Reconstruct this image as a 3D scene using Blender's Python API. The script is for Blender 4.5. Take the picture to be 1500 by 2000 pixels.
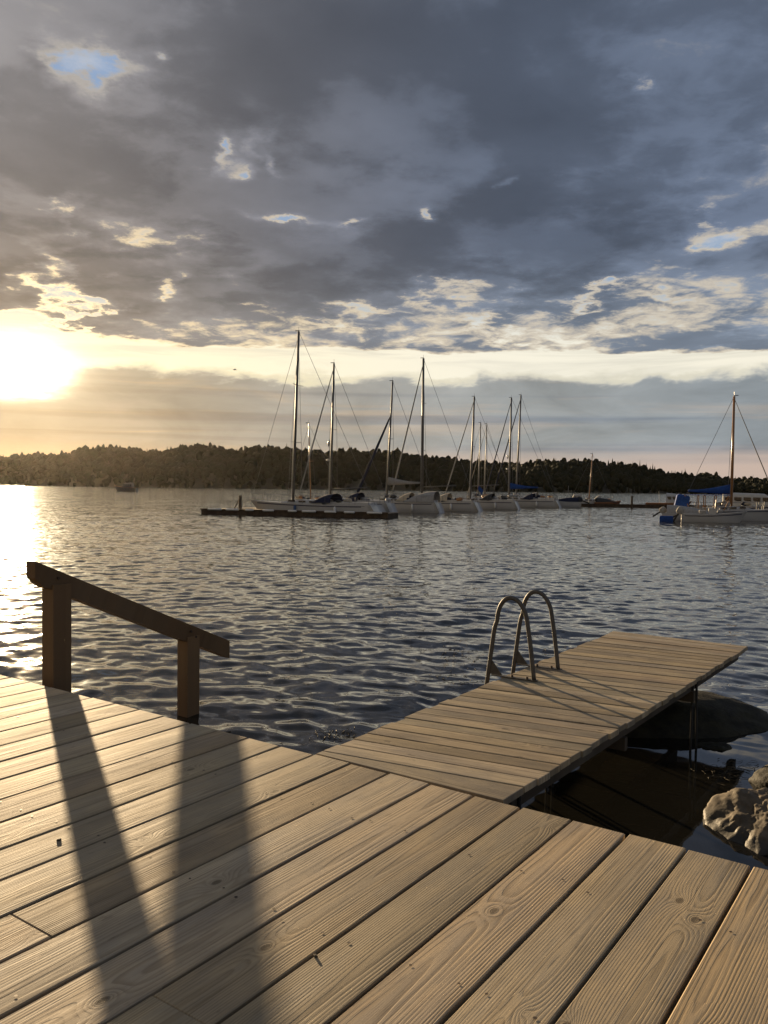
import bpy, math, random
import numpy as np
from mathutils import Vector, Matrix, noise as mnoise
for o in list(bpy.data.objects): bpy.data.objects.remove(o)
sc = bpy.context.scene
col = sc.collection
rnd = random.Random(7)
R = math.radians

# ------------------------------------------------------------------ camera
F = 1610.0                       # focal length in photo pixels (1500 x 2000)
ROLL = math.atan(.0114); YH = 951.6
PITCH = math.atan((1000-YH)*math.cos(ROLL)/F)
DECK = .66; JET = .65; CAMZ = DECK+1.55
_f = np.array([0, math.cos(PITCH), -math.sin(PITCH)]); _u = np.array([0, math.sin(PITCH), math.cos(PITCH)]); _r = np.array([1., 0, 0])
_right = _r*math.cos(ROLL)+_u*math.sin(ROLL); _up = -_r*math.sin(ROLL)+_u*math.cos(ROLL)
def ray(x, y): return _f+_right*(x-750)/F-_up*(y-1000)/F
def on_z(x, y, z=0.):            # photo pixel -> point on a level plane
    r = ray(x, y); t = (z-CAMZ)/r[2]; return Vector((r[0]*t, r[1]*t, z))
def at_depth(x, y, d):           # photo pixel -> point at known distance along y
    r = ray(x, y); t = d/r[1]; return Vector((r[0]*t, d, CAMZ+r[2]*t))
cd = bpy.data.cameras.new('camera'); cam = bpy.data.objects.new('camera', cd); col.objects.link(cam)
cd.sensor_fit = 'VERTICAL'; cd.sensor_height = 32; cd.lens = F/2000*32; cd.clip_end = 20000; cd.clip_start = .05
m = Matrix(((_right[0], _up[0], -_f[0], 0), (_right[1], _up[1], -_f[1], 0), (_right[2], _up[2], -_f[2], CAMZ), (0, 0, 0, 1)))
cam.matrix_world = m
sc.camera = cam

# ------------------------------------------------------------------ exposure
EXPO = 1.3; GAIN = 2**EXPO
sc.view_settings.view_transform = 'Standard'; sc.view_settings.look = 'None'
sc.view_settings.exposure = EXPO; sc.view_settings.gamma = 1
sc.cycles.use_denoising = True
sc.cycles.max_bounces = 6; sc.cycles.diffuse_bounces = 3; sc.cycles.glossy_bounces = 4; sc.cycles.volume_bounces = 1
sc.cycles.sample_clamp_indirect = 6
sc.cycles.caustics_reflective = False; sc.cycles.caustics_refractive = False

# ------------------------------------------------------------------ node expressions
class NT:
    def __init__(s, tree): s.t = tree; s.n = tree.nodes; s.l = tree.links
    def node(s, typ, **kw):
        n = s.n.new(typ)
        for k, v in kw.items(): setattr(n, k, v)
        return n
    def put(s, sock, v):
        if isinstance(v, X): s.l.new(v.s, sock)
        elif v is not None: sock.default_value = v
    def math(s, op, *a, clamp=False):
        n = s.node('ShaderNodeMath', operation=op, use_clamp=clamp)
        for i, v in enumerate(a): s.put(n.inputs[i], v)
        return X(s, n.outputs[0])
    def sep(s, v):
        n = s.node('ShaderNodeSeparateXYZ'); s.put(n.inputs[0], v); return [X(s, o) for o in n.outputs]
    def comb(s, x, y, z):
        n = s.node('ShaderNodeCombineXYZ')
        for i, v in enumerate((x, y, z)): s.put(n.inputs[i], v)
        return X(s, n.outputs[0])
    def noise(s, v, scale=1., detail=4., rough=.5, dist=0., out=0, lac=2.):
        n = s.node('ShaderNodeTexNoise'); s.put(n.inputs['Vector'], v); n.inputs['Scale'].default_value = scale
        n.inputs['Detail'].default_value = detail; n.inputs['Roughness'].default_value = rough; n.inputs['Distortion'].default_value = dist
        n.inputs['Lacunarity'].default_value = lac
        return X(s, n.outputs[out])
    def smooth(s, v, a, b, lo=0., hi=1.):
        n = s.node('ShaderNodeMapRange', interpolation_type='SMOOTHSTEP')
        for k, w in zip(range(5), (v, a, b, lo, hi)): s.put(n.inputs[k], w)
        return X(s, n.outputs[0])
    def mix(s, f, a, b, typ='MIX'):
        n = s.node('ShaderNodeMix', data_type='RGBA', blend_type=typ, clamp_factor=True)
        s.put(n.inputs[0], f); s.put(n.inputs[6], c4(a)); s.put(n.inputs[7], c4(b)); return X(s, n.outputs[2])
    def exp(s, v): return s.math('EXPONENT', v)
def c4(c): return (c[0], c[1], c[2], 1.) if isinstance(c, (tuple, list)) else c
class X:
    def __init__(s, nt, sock): s.nt = nt; s.s = sock
    def __add__(s, o): return s.nt.math('ADD', s, o)
    __radd__ = __add__
    def __sub__(s, o): return s.nt.math('SUBTRACT', s, o)
    def __rsub__(s, o): return s.nt.math('SUBTRACT', o, s)
    def __mul__(s, o): return s.nt.math('MULTIPLY', s, o)
    __rmul__ = __mul__
    def __truediv__(s, o): return s.nt.math('DIVIDE', s, o)
    def __rtruediv__(s, o): return s.nt.math('DIVIDE', o, s)
def lin(r, g, b):
    f = lambda c: (c/255/12.92) if c/255 <= .04045 else ((c/255+.055)/1.055)**2.4
    return (f(r), f(g), f(b))

# ------------------------------------------------------------------ sky and sun
SUN_AZ = -24.4; SUN_EL = 7.3     # degrees, azimuth from +Y towards +X
def pxang(x, y):                 # photo pixel -> azimuth / elevation of that direction
    r = ray(x, y); return math.degrees(math.atan2(r[0], r[1])), math.degrees(math.atan2(r[2], math.hypot(r[0], r[1])))
w = bpy.data.worlds.new('World'); sc.world = w; w.use_nodes = True
T = NT(w.node_tree); T.n.clear()
out = T.node('ShaderNodeOutputWorld'); bg = T.node('ShaderNodeBackground'); T.l.new(bg.outputs[0], out.inputs[0])
SKYS = .1; bg.inputs[1].default_value = SKYS
K = 1/(SKYS*GAIN)                # display value -> background colour
sky = T.node('ShaderNodeTexSky', sky_type='NISHITA'); sky.sun_disc = False
sky.sun_elevation = R(SUN_EL); sky.sun_rotation = R(SUN_AZ); sky.air_density = 1.; sky.dust_density = 1.2; sky.ozone_density = 1.5
tc = T.node('ShaderNodeTexCoord'); gen = X(T, tc.outputs['Generated'])
nz = T.node('ShaderNodeVectorMath', operation='NORMALIZE'); T.put(nz.inputs[0], gen); d = X(T, nz.outputs[0])
dx, dy, dz = T.sep(d)
u = T.math('ARCTAN2', dx, dy)*(180/math.pi)
v = T.math('ARCSINE', dz)*(180/math.pi)
sv = Vector((math.sin(R(SUN_AZ))*math.cos(R(SUN_EL)), math.cos(R(SUN_AZ))*math.cos(R(SUN_EL)), math.sin(R(SUN_EL))))
dot = dx*sv.x+dy*sv.y+dz*sv.z
th = T.math('ARCCOSINE', T.math('MINIMUM', dot, .999999))*(180/math.pi)
va = T.math('MAXIMUM', v, .2)
hz = T.math('MAXIMUM', dz, 0.)+.10
q = T.comb(dx/hz, dy/hz, 0.)
wob = T.noise(q, 2.6, 7, .62, out=1); wx, wy, wzz = T.sep(wob); wx = wx-.5; wy = wy-.5
n1 = T.noise(q, .9, 7, .5, .35)-.5
n2 = T.noise(q, 3.1, 8, .6, .2)-.5
n3 = T.noise(T.comb(dx/hz, dy/hz, 3.7), .55, 6, .5, .3)-.5
n4 = T.noise(T.comb(dx/hz, dy/hz, 9.2), 1.7, 5, .45, .5)-.5
fine = T.noise(q, 7.5, 7, .65, .4)-.5
uu = u+wx*7.; vv = v+wy*5.
# cloud masses (+) and gaps (-) of this evening's sky, in angle space with ragged outlines
feat = [(640, 500, 260, 62, .85), (1080, 470, 240, 75, .9), (760, 200, 800, 170, .45), (1200, 590, 75, 24, .5), (200, 330, 300, 110, .4), (250, 595, 330, 52, .95), (60, 480, 200, 60, .4),
        (145, 95, 42, 36, -1.35), (215, 132, 50, 14, -1.2), (290, 92, 12, 8, -1.), (830, 428, 18, 13, -1.5), (455, 315, 26, 22, -.8), (520, 300, 30, 22, -.75), (300, 470, 66, 36, -1.15),
        (120, 545, 40, 40, -1.5), (35, 612, 42, 20, -2.6), (330, 565, 20, 18, -1.1), (150, 440, 22, 30, -.9), (140, 620, 12, 22, -1.3), (1262, 145, 15, 22, -.8), (1445, 450, 75, 16, -1.3), (1390, 405, 22, 22, -.7),
        (560, 422, 60, 7, -1.5), (690, 425, 30, 6, -1.2), (440, 290, 14, 18, -1.2), (480, 335, 18, 12, -1.3), (540, 330, 10, 14, -1.1), (1010, 385, 14, 8, -1.), (870, 590, 55, 30, -.75), (960, 640, 40, 26, -.9), (1130, 575, 120, 16, -.9), (640, 615, 120, 18, -.7), (1290, 580, 60, 14, -.7), (150, 600, 18, 30, -.7), (340, 575, 30, 20, -.5)]
fs = None
for (px, py, sx, sy, a) in feat:
    u0, v0 = pxang(px, py); kx = 1610/57.3
    wd = 1. if sx > 100 else (.8 if sy > 20 else .4)
    e_ = T.exp(T.math('POWER', (u+wx*(22*wd)-u0)*(kx/sx), 2.)*-1.-T.math('POWER', (v+wy*(12*wd)-v0)*(kx/sy), 2.))*a
    fs = e_ if fs is None else fs+e_
# upper deck: nearly overcast above 14 deg, broken puffs between 9 and 14 deg
bias = T.smooth(v, 10.6, 15.5, .30, .82)
edge = T.smooth(v+n2*1.3+n1*.8+(u+5)*.012, 8.75, 9.7, -2.2, 0.)
dens = n1*3.4+n4*1.2+n2*2.0+fine*(2.6-T.smooth(v, 12., 20.)*1.2)+bias+fs+edge
cov = T.smooth(dens, -.42, .16)
thick = T.smooth(dens, -.05, .66)
soft = n1*3.0+n4*1.4+bias+fs
rel = T.smooth(n4+n2*.75+fine*.4-wy*.25, -.10, .09, 1.17, .86)
core_n = (T.math('MULTIPLY_ADD', n3, 1.2, 1.08)+n2*-.5)*T.smooth(soft, .2, 1.7, 1.30, .68)*rel
warm = T.exp(th*(-1/11.))
side = T.smooth(u, -26., 12.)
core = T.mix(side, lin(116, 116, 120), lin(92, 103, 122))
core = T.mix(warm*.42, core, lin(182, 154, 118))
lowgray = T.smooth(v, 17., 9.5)
core = T.mix(lowgray*.55, core, T.mix(side, lin(140, 130, 118), lin(122, 131, 142)))
core = T.mix(1., core, T.comb(core_n, core_n, core_n), 'MULTIPLY')
rim = T.mix(side, lin(250, 230, 188), lin(218, 213, 204))
rim = T.mix(T.smooth(v, 13., 24.)*.85, rim, lin(168, 172, 182))
rimB = T.exp(th*(-1/5.))*1.6+.9
rim = T.mix(1., rim, T.comb(rimB, rimB*.93, rimB*.82), 'MULTIPLY')
# clear air behind: the physical sky, whitened towards the horizon
nish = T.mix(1., X(T, sky.outputs[0]), (.6, .6, .65), 'MULTIPLY')
haz = T.mix(1., T.mix(side, lin(250, 235, 196), lin(234, 228, 210)), (1.16, 1.16, 1.16), 'MULTIPLY')
clear = T.mix(T.smooth(v, 14., 9.), T.mix(T.smooth(v, 0., 30.), lin(160, 178, 194), lin(140, 164, 198)), haz)
streak = T.noise(T.comb(u*.055, v*.75, 1.3), 1., 7, .6, .6)-.5
streak2 = T.noise(T.comb(u*.02, v*.9, 7.3), 1., 5, .5, .3)-.5
clear = T.mix(T.smooth(n2+fine*.8, -.12, .16)*T.smooth(v, 11., 16.)*.75, clear, lin(188, 194, 204))
clear = T.mix(T.smooth(streak, -.05, .15)*.4, clear, lin(182, 182, 172))
# low bank between 1.6 and 7.5 deg
lb = T.noise(T.comb(u*.2, v*.5, 5.1), 1., 8, .6, .3)-.5
lb2 = T.noise(T.comb(u*.13, v*.42, 8.8), 1., 7, .58, .5)-.5
lowtop = T.smooth(v+lb*3.2+n2*.8, 7.0, 7.8, 1., 0.)
rimlow = T.smooth(T.math('ABSOLUTE', v+lb*3.2+n2*.8-7.6), 0., .4, 1., 0.)
lowc = T.mix(T.smooth(u, -27., 8.), lin(178, 160, 132), lin(158, 160, 158))
lowc = T.mix(T.smooth(u, 0., 30.), lowc, lin(142, 150, 156))
lowc = T.mix(T.smooth(streak, .02, .2)*.65, lowc, T.mix(side, lin(224, 182, 120), lin(178, 168, 158)))
lowc = T.mix(T.smooth(streak2, -.0, -.15)*.6, lowc, T.mix(side, lin(150, 128, 100), lin(116, 126, 140)))
lowm = T.math('MULTIPLY_ADD', lb2, 1.1, 1.)
lowc = T.mix(1., lowc, T.comb(lowm, lowm, lowm), 'MULTIPLY')
pink = T.mix(side, lin(222, 182, 138), lin(206, 182, 166))
lowc = T.mix(T.smooth(v+streak*1.6, 3.1, 1.4)*.85, lowc, pink)
base = T.mix(lowtop, clear, lowc)
base = T.mix(rimlow*T.smooth(lb, -.3, .2)*.8, base, T.mix(side, lin(255, 236, 180), lin(216, 211, 190)))
# a share of the physical sky keeps gaps and scattered light true to the sun's height
cloudc = T.mix(thick, rim, core)
tot = T.mix(cov, base, cloudc)
du_ = (u-SUN_AZ)*.46; dv_ = v-SUN_EL+n2*2.+lb*1.5; th2 = T.math('SQRT', du_*du_+dv_*dv_)
g1 = T.exp(T.math('POWER', th2*(1/1.0), 2.)*-1.)*14.
band = T.exp(T.math('POWER', (v-7.3)*(1/2.1), 2.)*-1.)
g2 = T.exp(th*(-1/2.6))*(band*1.3+.25)
g3 = T.exp(th*(-1/7.))*.06
occ = 1.-cov*thick*.90
occ3 = 1.-cov*thick*.35
ga = (g1+g2)*occ+g3*occ3
glow = T.mix(1., (1., .84, .55), T.comb(ga, ga, ga), 'MULTIPLY')
tot = T.mix(1., tot, glow, 'ADD')
tot = T.mix(1., tot, (K, K, K), 'MULTIPLY')
tot = T.mix(.02, tot, nish)
below = T.smooth(v, -1.2, -.1)
tot = T.mix(below, T.mix(1., lin(96, 96, 92), (K, K, K), 'MULTIPLY'), tot)
T.put(bg.inputs[0], tot)
w.cycles.sampling_method = 'MANUAL'; w.cycles.sample_map_resolution = 1024

sl = bpy.data.lights.new('sun', 'SUN'); so = bpy.data.objects.new('sun', sl); col.objects.link(so)
sl.energy = 4.0; sl.angle = R(.8); sl.color = (1., .735, .43)
so.rotation_euler = (-sv).to_track_quat('-Z', 'Y').to_euler(); so.location = sv*50

# ------------------------------------------------------------------ mesh helpers
class MB:
    def __init__(s): s.v = []; s.f = []
    def add(s, vs, fs):
        b = len(s.v); s.v += [tuple(p) for p in vs]; s.f += [tuple(b+i for i in f) for f in fs]; return s
    def box(s, c, size, rot=None, bev=0.):
        hx, hy, hz_ = [k/2 for k in size]; M = rot or Matrix.Identity(3); c = Vector(c)
        if bev <= 0:
            P = [Vector((a*hx, b*hy, e*hz_)) for a in (-1, 1) for b in (-1, 1) for e in (-1, 1)]
            F_ = [(0, 1, 3, 2), (4, 6, 7, 5), (0, 4, 5, 1), (2, 3, 7, 6), (0, 2, 6, 4), (1, 5, 7, 3)]
        else:
            return s.prism([(-hx, -hy), (hx, -hy), (hx, hy), (-hx, hy)], -hz_, hz_, c, M, bev)
        return s.add([c+M@p for p in P], F_)
    def prism(s, poly, z0, z1, c=(0, 0, 0), M=None, bev=0.):
        # a flat polygon extruded in z, its upper rim chamfered by bev
        M = M or Matrix.Identity(3); c = Vector(c); n = len(poly)
        cx = sum(p[0] for p in poly)/n; cy = sum(p[1] for p in poly)/n
        def inset(p):
            k = Vector((p[0]-cx, p[1]-cy)); return (p[0]-math.copysign(min(bev, abs(k.x)), k.x), p[1]-math.copysign(min(bev, abs(k.y)), k.y))
        lay = [[(p[0], p[1], z0) for p in poly], [(p[0], p[1], z1-bev) for p in poly]]
        if bev > 0: lay.append([inset(p)+(z1,) for p in poly])
        vs = [c+M@Vector(p) for L in lay for p in L]; fs = [tuple(reversed(range(n)))]
        for k in range(len(lay)-1):
            for i in range(n): j = (i+1) % n; fs.append((k*n+i, k*n+j, (k+1)*n+j, (k+1)*n+i))
        fs.append(tuple(range((len(lay)-1)*n, len(lay)*n)))
        return s.add(vs, fs)
    def tube(s, pts, r, seg=8, cap=True):
        pts = [Vector(p) for p in pts]; rr = r if isinstance(r, (list, tuple)) else [r]*len(pts)
        vs = []; prev = None
        for i, p in enumerate(pts):
            t = (pts[min(i+1, len(pts)-1)]-pts[max(i-1, 0)]).normalized()
            if prev is None:
                a = Vector((0, 0, 1)) if abs(t.z) < .9 else Vector((1, 0, 0)); x = t.cross(a).normalized()
            else: x = (prev-t*prev.dot(t)).normalized()
            prev = x; y = t.cross(x)
            vs += [p+(x*math.cos(k*2*math.pi/seg)+y*math.sin(k*2*math.pi/seg))*rr[i] for k in range(seg)]
        fs = [(i*seg+k, i*seg+(k+1) % seg, (i+1)*seg+(k+1) % seg, (i+1)*seg+k) for i in range(len(pts)-1) for k in range(seg)]
        if cap: fs += [tuple(reversed(range(seg))), tuple(range((len(pts)-1)*seg, len(pts)*seg))]
        return s.add(vs, fs)
    def grid(s, rows, close=False):
        n = len(rows[0]); vs = [p for r_ in rows for p in r_]
        fs = [(i*n+k, i*n+(k+1) % n, (i+1)*n+(k+1) % n, (i+1)*n+k) for i in range(len(rows)-1) for k in range(n if close else n-1)]
        return s.add(vs, fs)
    def blob(s, c, size, sub=2, jit=.12, seed=0, freq=1.6):
        import bmesh
        b = bmesh.new(); bmesh.ops.create_icosphere(b, subdivisions=sub, radius=1.)
        vs = []
        for vv_ in b.verts:
            p = vv_.co.copy(); k = 1+jit*mnoise.noise(p*freq+Vector((seed*3.1, seed*1.7, seed)))*2
            vs.append(Vector((c[0]+p.x*size[0]*k, c[1]+p.y*size[1]*k, c[2]+p.z*size[2]*k)))
        b.verts.index_update(); fs = [tuple(q_.index for q_ in f.verts) for f in b.faces]; b.free()
        return s.add(vs, fs)
    def mesh(s, name, mat, smooth=False):
        me = bpy.data.meshes.new(name); me.from_pydata([tuple(p) for p in s.v], [], s.f); me.update()
        if mat: me.materials.append(mat)
        if smooth: me.polygons.foreach_set('use_smooth', [True]*len(me.polygons))
        return me
    def build(s, name, mat, parent=None, smooth=False):
        return link(name, s.mesh(name, mat, smooth), parent)
def link(name, me, parent=None):
    o = bpy.data.objects.new(name, me); col.objects.link(o)
    if parent: o.parent = parent
    return o
def tag(o, label=None, cat=None, group=None, kind=None):
    for k, val in (('label', label), ('category', cat), ('group', group), ('kind', kind)):
        if val: o[k] = val
    return o
def empty(name, loc, rz=0., label=None, cat=None, group=None):
    o = bpy.data.objects.new(name, None); col.objects.link(o); o.location = loc; o.rotation_euler = (0, 0, rz)
    return tag(o, label, cat, group)
def rotz(a): return Matrix.Rotation(a, 3, 'Z')

# ------------------------------------------------------------------ materials
def mat(name, colr=(.5, .5, .5), rough=.5, metal=0., spec=.5, var=.0, vscale=4., bump=0., bscale=30., trans=None):
    m_ = bpy.data.materials.new(name); m_.use_nodes = True; t = NT(m_.node_tree); p = t.n['Principled BSDF']
    p.inputs['Roughness'].default_value = rough; p.inputs['Metallic'].default_value = metal; p.inputs['Specular IOR Level'].default_value = spec
    c = c4(tuple(colr))
    tc_ = t.node('ShaderNodeTexCoord'); ob = X(t, tc_.outputs['Object'])
    if var > 0:
        nn = t.noise(ob, vscale, 6, .6); a = tuple(k*(1-var) for k in colr); b = tuple(min(1, k*(1+var)) for k in colr)
        t.put(p.inputs['Base Color'], t.mix(t.smooth(nn, .3, .7), a, b))
    else: p.inputs['Base Color'].default_value = c
    if bump > 0:
        bn = t.node('ShaderNodeBump'); bn.inputs['Strength'].default_value = bump; bn.inputs['Distance'].default_value = .02
        t.put(bn.inputs['Height'], t.noise(ob, bscale, 6, .6)); t.l.new(bn.outputs[0], p.inputs['Normal'])
    if trans: p.inputs['Transmission Weight'].default_value = trans
    return m_

def wood(name, light, dark, grey, ring=.0125, knots=1., blotch=.35, rough=.70, coord_rot=False):
    m_ = bpy.data.materials.new(name); m_.use_nodes = True; t = NT(m_.node_tree); p = t.n['Principled BSDF']
    tc_ = t.node('ShaderNodeTexCoord'); ox, oy, oz = t.sep(X(t, tc_.outputs['Object']))
    oi = t.node('ShaderNodeObjectInfo'); rn = X(t, oi.outputs['Random'])
    r2 = t.math('FRACT', rn*17.31); r3 = t.math('FRACT', rn*71.77); r4 = t.math('FRACT', rn*233.1)
    x = ox+rn*53.; y0 = oy+r2*9.
    # knots: a sparse cellular field, each knot pushing the growth rings aside
    kf = None; kd = None
    for (sx, sy, off, thr) in ((1.15, 5.2, 0., .62), (.8, 7.1, 4.4, .70)):
        vn = t.node('ShaderNodeTexVoronoi', voronoi_dimensions='2D', feature='F1'); vn.inputs['Randomness'].default_value = .85
        vn.inputs['Scale'].default_value = 1.
        t.put(vn.inputs['Vector'], t.comb(x*sx+off, y0*sy+off, 0.))
        cr, cg, cb = t.sep(X(t, vn.outputs['Color']))
        px_, py_, pz_ = t.sep(X(t, vn.outputs['Position']))
        ddx = (x*sx+off-px_)/sx; ddy = (y0*sy+off-py_)/sy
        rr = t.math('SQRT', t.math('POWER', ddx*.55, 2.)+t.math('POWER', ddy, 2.))
        on = t.smooth(cr, thr, thr+.02)*knots
        f = t.exp(rr*(-1/.03))*on*(cg*.05+.035)
        k_ = t.smooth(rr, .018, .009)*on*t.smooth(cg, .25, .3)
        kf = f if kf is None else kf+f; kd = k_ if kd is None else t.math('MAXIMUM', kd, k_)
    lowx = t.noise(t.comb(x*.42, y0*1.4, rn*9.), 1., 3, .5)-.5
    midx = t.noise(t.comb(x*1.7, y0*11., rn*5.), 1., 3, .55)-.5
    yy = oy+(r2-.5)*.16; zz = r3*.09+.012
    Rr = t.math('SQRT', t.math('POWER', yy, 2.)+t.math('POWER', zz+lowx*.075, 2.))+kf*1.0+midx*.009
    ph = t.math('FRACT', Rr/ring)
    ln = t.smooth(ph, .25, .85)*t.smooth(ph, 1., .88)
    wid = t.noise(t.comb(x*1.1, y0*22., 2.), 1., 3, .6)
    ln = ln*t.smooth(wid, .3, .62, .25, 1.)
    fib = t.noise(t.comb(x*5., y0*330., rn*3.), 1., 4, .65)-.5
    fib2 = t.noise(t.comb(x*1.6, y0*60., rn*7.), 1., 4, .6)-.5
    blo = t.noise(t.comb(x*1.9, y0*5.5, rn*11.), 1., 6, .62)
    spot = t.noise(t.comb(x*11., y0*26., rn), 1., 4, .6)
    big = t.noise(t.comb(x*.8, y0*2.4, rn*4.+2.), 1., 5, .6)
    c = t.mix(t.smooth(blo, .38, .62), light, grey)
    c = t.mix(t.smooth(big, .5, .66)*.55, c, tuple(k*.62 for k in grey))
    c = t.mix(t.smooth(big, .46, .34)*.3, c, tuple(k*1.12 for k in light))
    c = t.mix(ln*.52, c, dark)
    c = t.mix(t.smooth(fib+fib2*.9, .02, .32)*.6, c, dark)
    c = t.mix(t.smooth(spot, .62, .78)*blotch, c, tuple(k*.5 for k in dark))
    c = t.mix(t.smooth(blo, .62, .78)*blotch, c, tuple(k*.9 for k in dark))
    c = t.mix(kd*.75, c, tuple(k*.45 for k in dark))
    crk = t.math('ABSOLUTE', oy-(r4-.5)*.17-lowx*.05-midx*.01)
    ck = t.smooth(crk, .0016, .0006)*t.smooth(t.noise(t.comb(x*.9, rn*31., 0.), 1., 2, .5), .54, .6)
    c = t.mix(ck*.85, c, tuple(k*.25 for k in dark))
    st_ = t.noise(t.comb(x*.55, y0*3.2, rn*21.), 1., 6, .65)
    c = t.mix(t.smooth(st_, .54, .68)*.38, c, (.19, .155, .105))
    c = t.mix(t.smooth(t.math('ABSOLUTE', oy), .085, .13)*t.smooth(fib2, -.25, .2)*.3, c, tuple(k*.8 for k in dark))
    br = r4*.46+.80
    c = t.mix(1., c, t.mix(r2, (1.03, .985, .925), (.95, .985, 1.03)), 'MULTIPLY')
    c = t.mix(1., c, t.comb(br, br, br*(r3*.1+.95)), 'MULTIPLY')
    t.put(p.inputs['Base Color'], c)
    t.put(p.inputs['Roughness'], t.smooth(fib2, -.4, .4, rough-.08, rough+.12))
    p.inputs['Specular IOR Level'].default_value = .22
    bn = t.node('ShaderNodeBump'); bn.inputs['Strength'].default_value = .32; bn.inputs['Distance'].default_value = .004
    t.put(bn.inputs['Height'], ln*-.5+fib*.5+fib2*.5+kd*.3+blo*.6-ck*1.5); t.l.new(bn.outputs[0], p.inputs['Normal'])
    return m_
M = {}
M['deck'] = wood('weathered_deck_wood', (.47, .365, .225), (.165, .118, .066), (.355, .292, .205), ring=.0095)
M['jetty'] = wood('weathered_jetty_wood', (.42, .335, .215), (.105, .078, .047), (.27, .225, .165), ring=.010, knots=.8, blotch=.65, rough=.66)
M['rail'] = wood('rail_wood', (.20, .128, .068), (.125, .08, .042), (.17, .11, .06), ring=.014, knots=.4, blotch=.3)
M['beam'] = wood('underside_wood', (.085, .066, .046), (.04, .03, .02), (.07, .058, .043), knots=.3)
M['steel'] = mat('galvanised_steel', (.085, .078, .068), .55, .3, .5, var=.18, vscale=30, bump=.1, bscale=120)
M['screw'] = mat('rusty_screw', (.06, .04, .028), .6, .4)
M['white'] = mat('white_gelcoat', (.40, .39, .375), .3, 0, .5, var=.04, vscale=2)
M['cream'] = mat('cream_gelcoat', (.43, .40, .34), .35, 0, .5, var=.05, vscale=2)
M['grey'] = mat('grey_canvas', (.30, .29, .275), .85, 0, .2, var=.12, vscale=6, bump=.3, bscale=14)
M['beige'] = mat('beige_canvas', (.42, .36, .27), .85, 0, .2, var=.12, vscale=6, bump=.3, bscale=14)
M['blue'] = mat('blue_canvas', (.02, .06, .22), .8, 0, .2, var=.2, vscale=5, bump=.3, bscale=14)
M['navy'] = mat('navy_canvas', (.018, .022, .045), .85, 0, .2, var=.2, vscale=5, bump=.3, bscale=14)
M['black'] = mat('black_rubber', (.018, .018, .018), .6)
M['alu'] = mat('anodised_mast', (.11, .105, .10), .5, .3, .5, var=.06)
M['varnish'] = mat('varnished_mast_wood', (.34, .16, .055), .3, 0, .5, var=.2, vscale=12)
M['wire'] = mat('rigging_wire', (.12, .12, .12), .4, .8)
M['window'] = mat('dark_cabin_glass', (.012, .013, .015), .08)
M['stripe'] = mat('dark_stripe', (.025, .03, .06), .4)
M['teak'] = mat('teak_deck', (.28, .20, .125), .7, 0, .3, var=.15, vscale=9)
M['pontoon'] = mat('pontoon_timber', (.075, .052, .034), .8, 0, .3, var=.3, vscale=3, bump=.4, bscale=12)
M['walk'] = mat('pontoon_walkway_timber', (.24, .19, .14), .8, 0, .3, var=.2, vscale=5)
M['float'] = mat('blue_plastic_float', (.02, .06, .15), .4)
M['pile'] = mat('mooring_pile_timber', (.10, .075, .05), .85, 0, .3, var=.3, vscale=8, bump=.4, bscale=20)
M['fend'] = mat('white_fender_plastic', (.62, .61, .58), .45)
M['dark_hull'] = mat('dark_grey_hull', (.09, .085, .08), .4)
M['wood_boat'] = mat('mahogany_hull', (.16, .065, .028), .3, 0, .5, var=.2, vscale=6)
M['red'] = mat('red_paint', (.25, .05, .03), .5)
M['orange'] = mat('wet_weed', (.05, .035, .014), .75, 0, .3, var=.5, vscale=20)

# ------------------------------------------------------------------ water
A35 = R(35.07)
EV = Vector((math.sin(A35), math.cos(A35), 0)); NV = Vector((math.cos(A35), -math.sin(A35), 0))   # along / across the deck planks
EDGE = 3.65                                                       # deck edge, along EV
JL0, JL1, JR1, JR0 = [on_z(*p, JET) for p in ((620, 1472), (1200, 1232), (1462, 1262), (985, 1563))]
wr = np.random.RandomState(11)
NW = 110
lam = np.exp(wr.uniform(math.log(.18), math.log(1.5), NW)); wd_ = wr.normal(0, R(46), NW)+R(10); wp = wr.uniform(0, 2*math.pi, NW)
kx_, ky_ = 2*math.pi/lam*np.sin(wd_), 2*math.pi/lam*np.cos(wd_)
slope = .0088*np.where(lam < .5, 1.25, .8)*np.where(lam > 1.1, .4, 1.)
amp = slope*lam/(2*math.pi)*1.35
def sig(x): return 1/(1+np.exp(-np.clip(x, -30, 30)))
def calm(x, y):
    ax = (JR1-JR0).normalized(); nx_ = Vector((ax.y, -ax.x, 0))
    s_ = (x-JR0.x)*ax.x+(y-JR0.y)*ax.y; r_ = (x-JR0.x)*nx_.x+(y-JR0.y)*nx_.y
    lee = sig((r_+1.15)/.16)*sig((5.6-s_)/.5)
    e_ = x*EV.x+y*EV.y
    near = .30*sig((1.2-(e_-EDGE))/.3)*sig((r_*-1-1.)/.2)
    return 1-.965*lee-near*(1-lee)
def waves(x, y, spacing=None):
    x = np.asarray(x, float); y = np.asarray(y, float); z = np.zeros_like(x)
    for i in range(NW):
        a = amp[i] if spacing is None else amp[i]*np.clip((lam[i]/spacing-2.2)/2.5, 0, 1)
        z += a*np.sin(kx_[i]*x+ky_[i]*y+wp[i])
    return z*calm(x, y)
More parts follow.
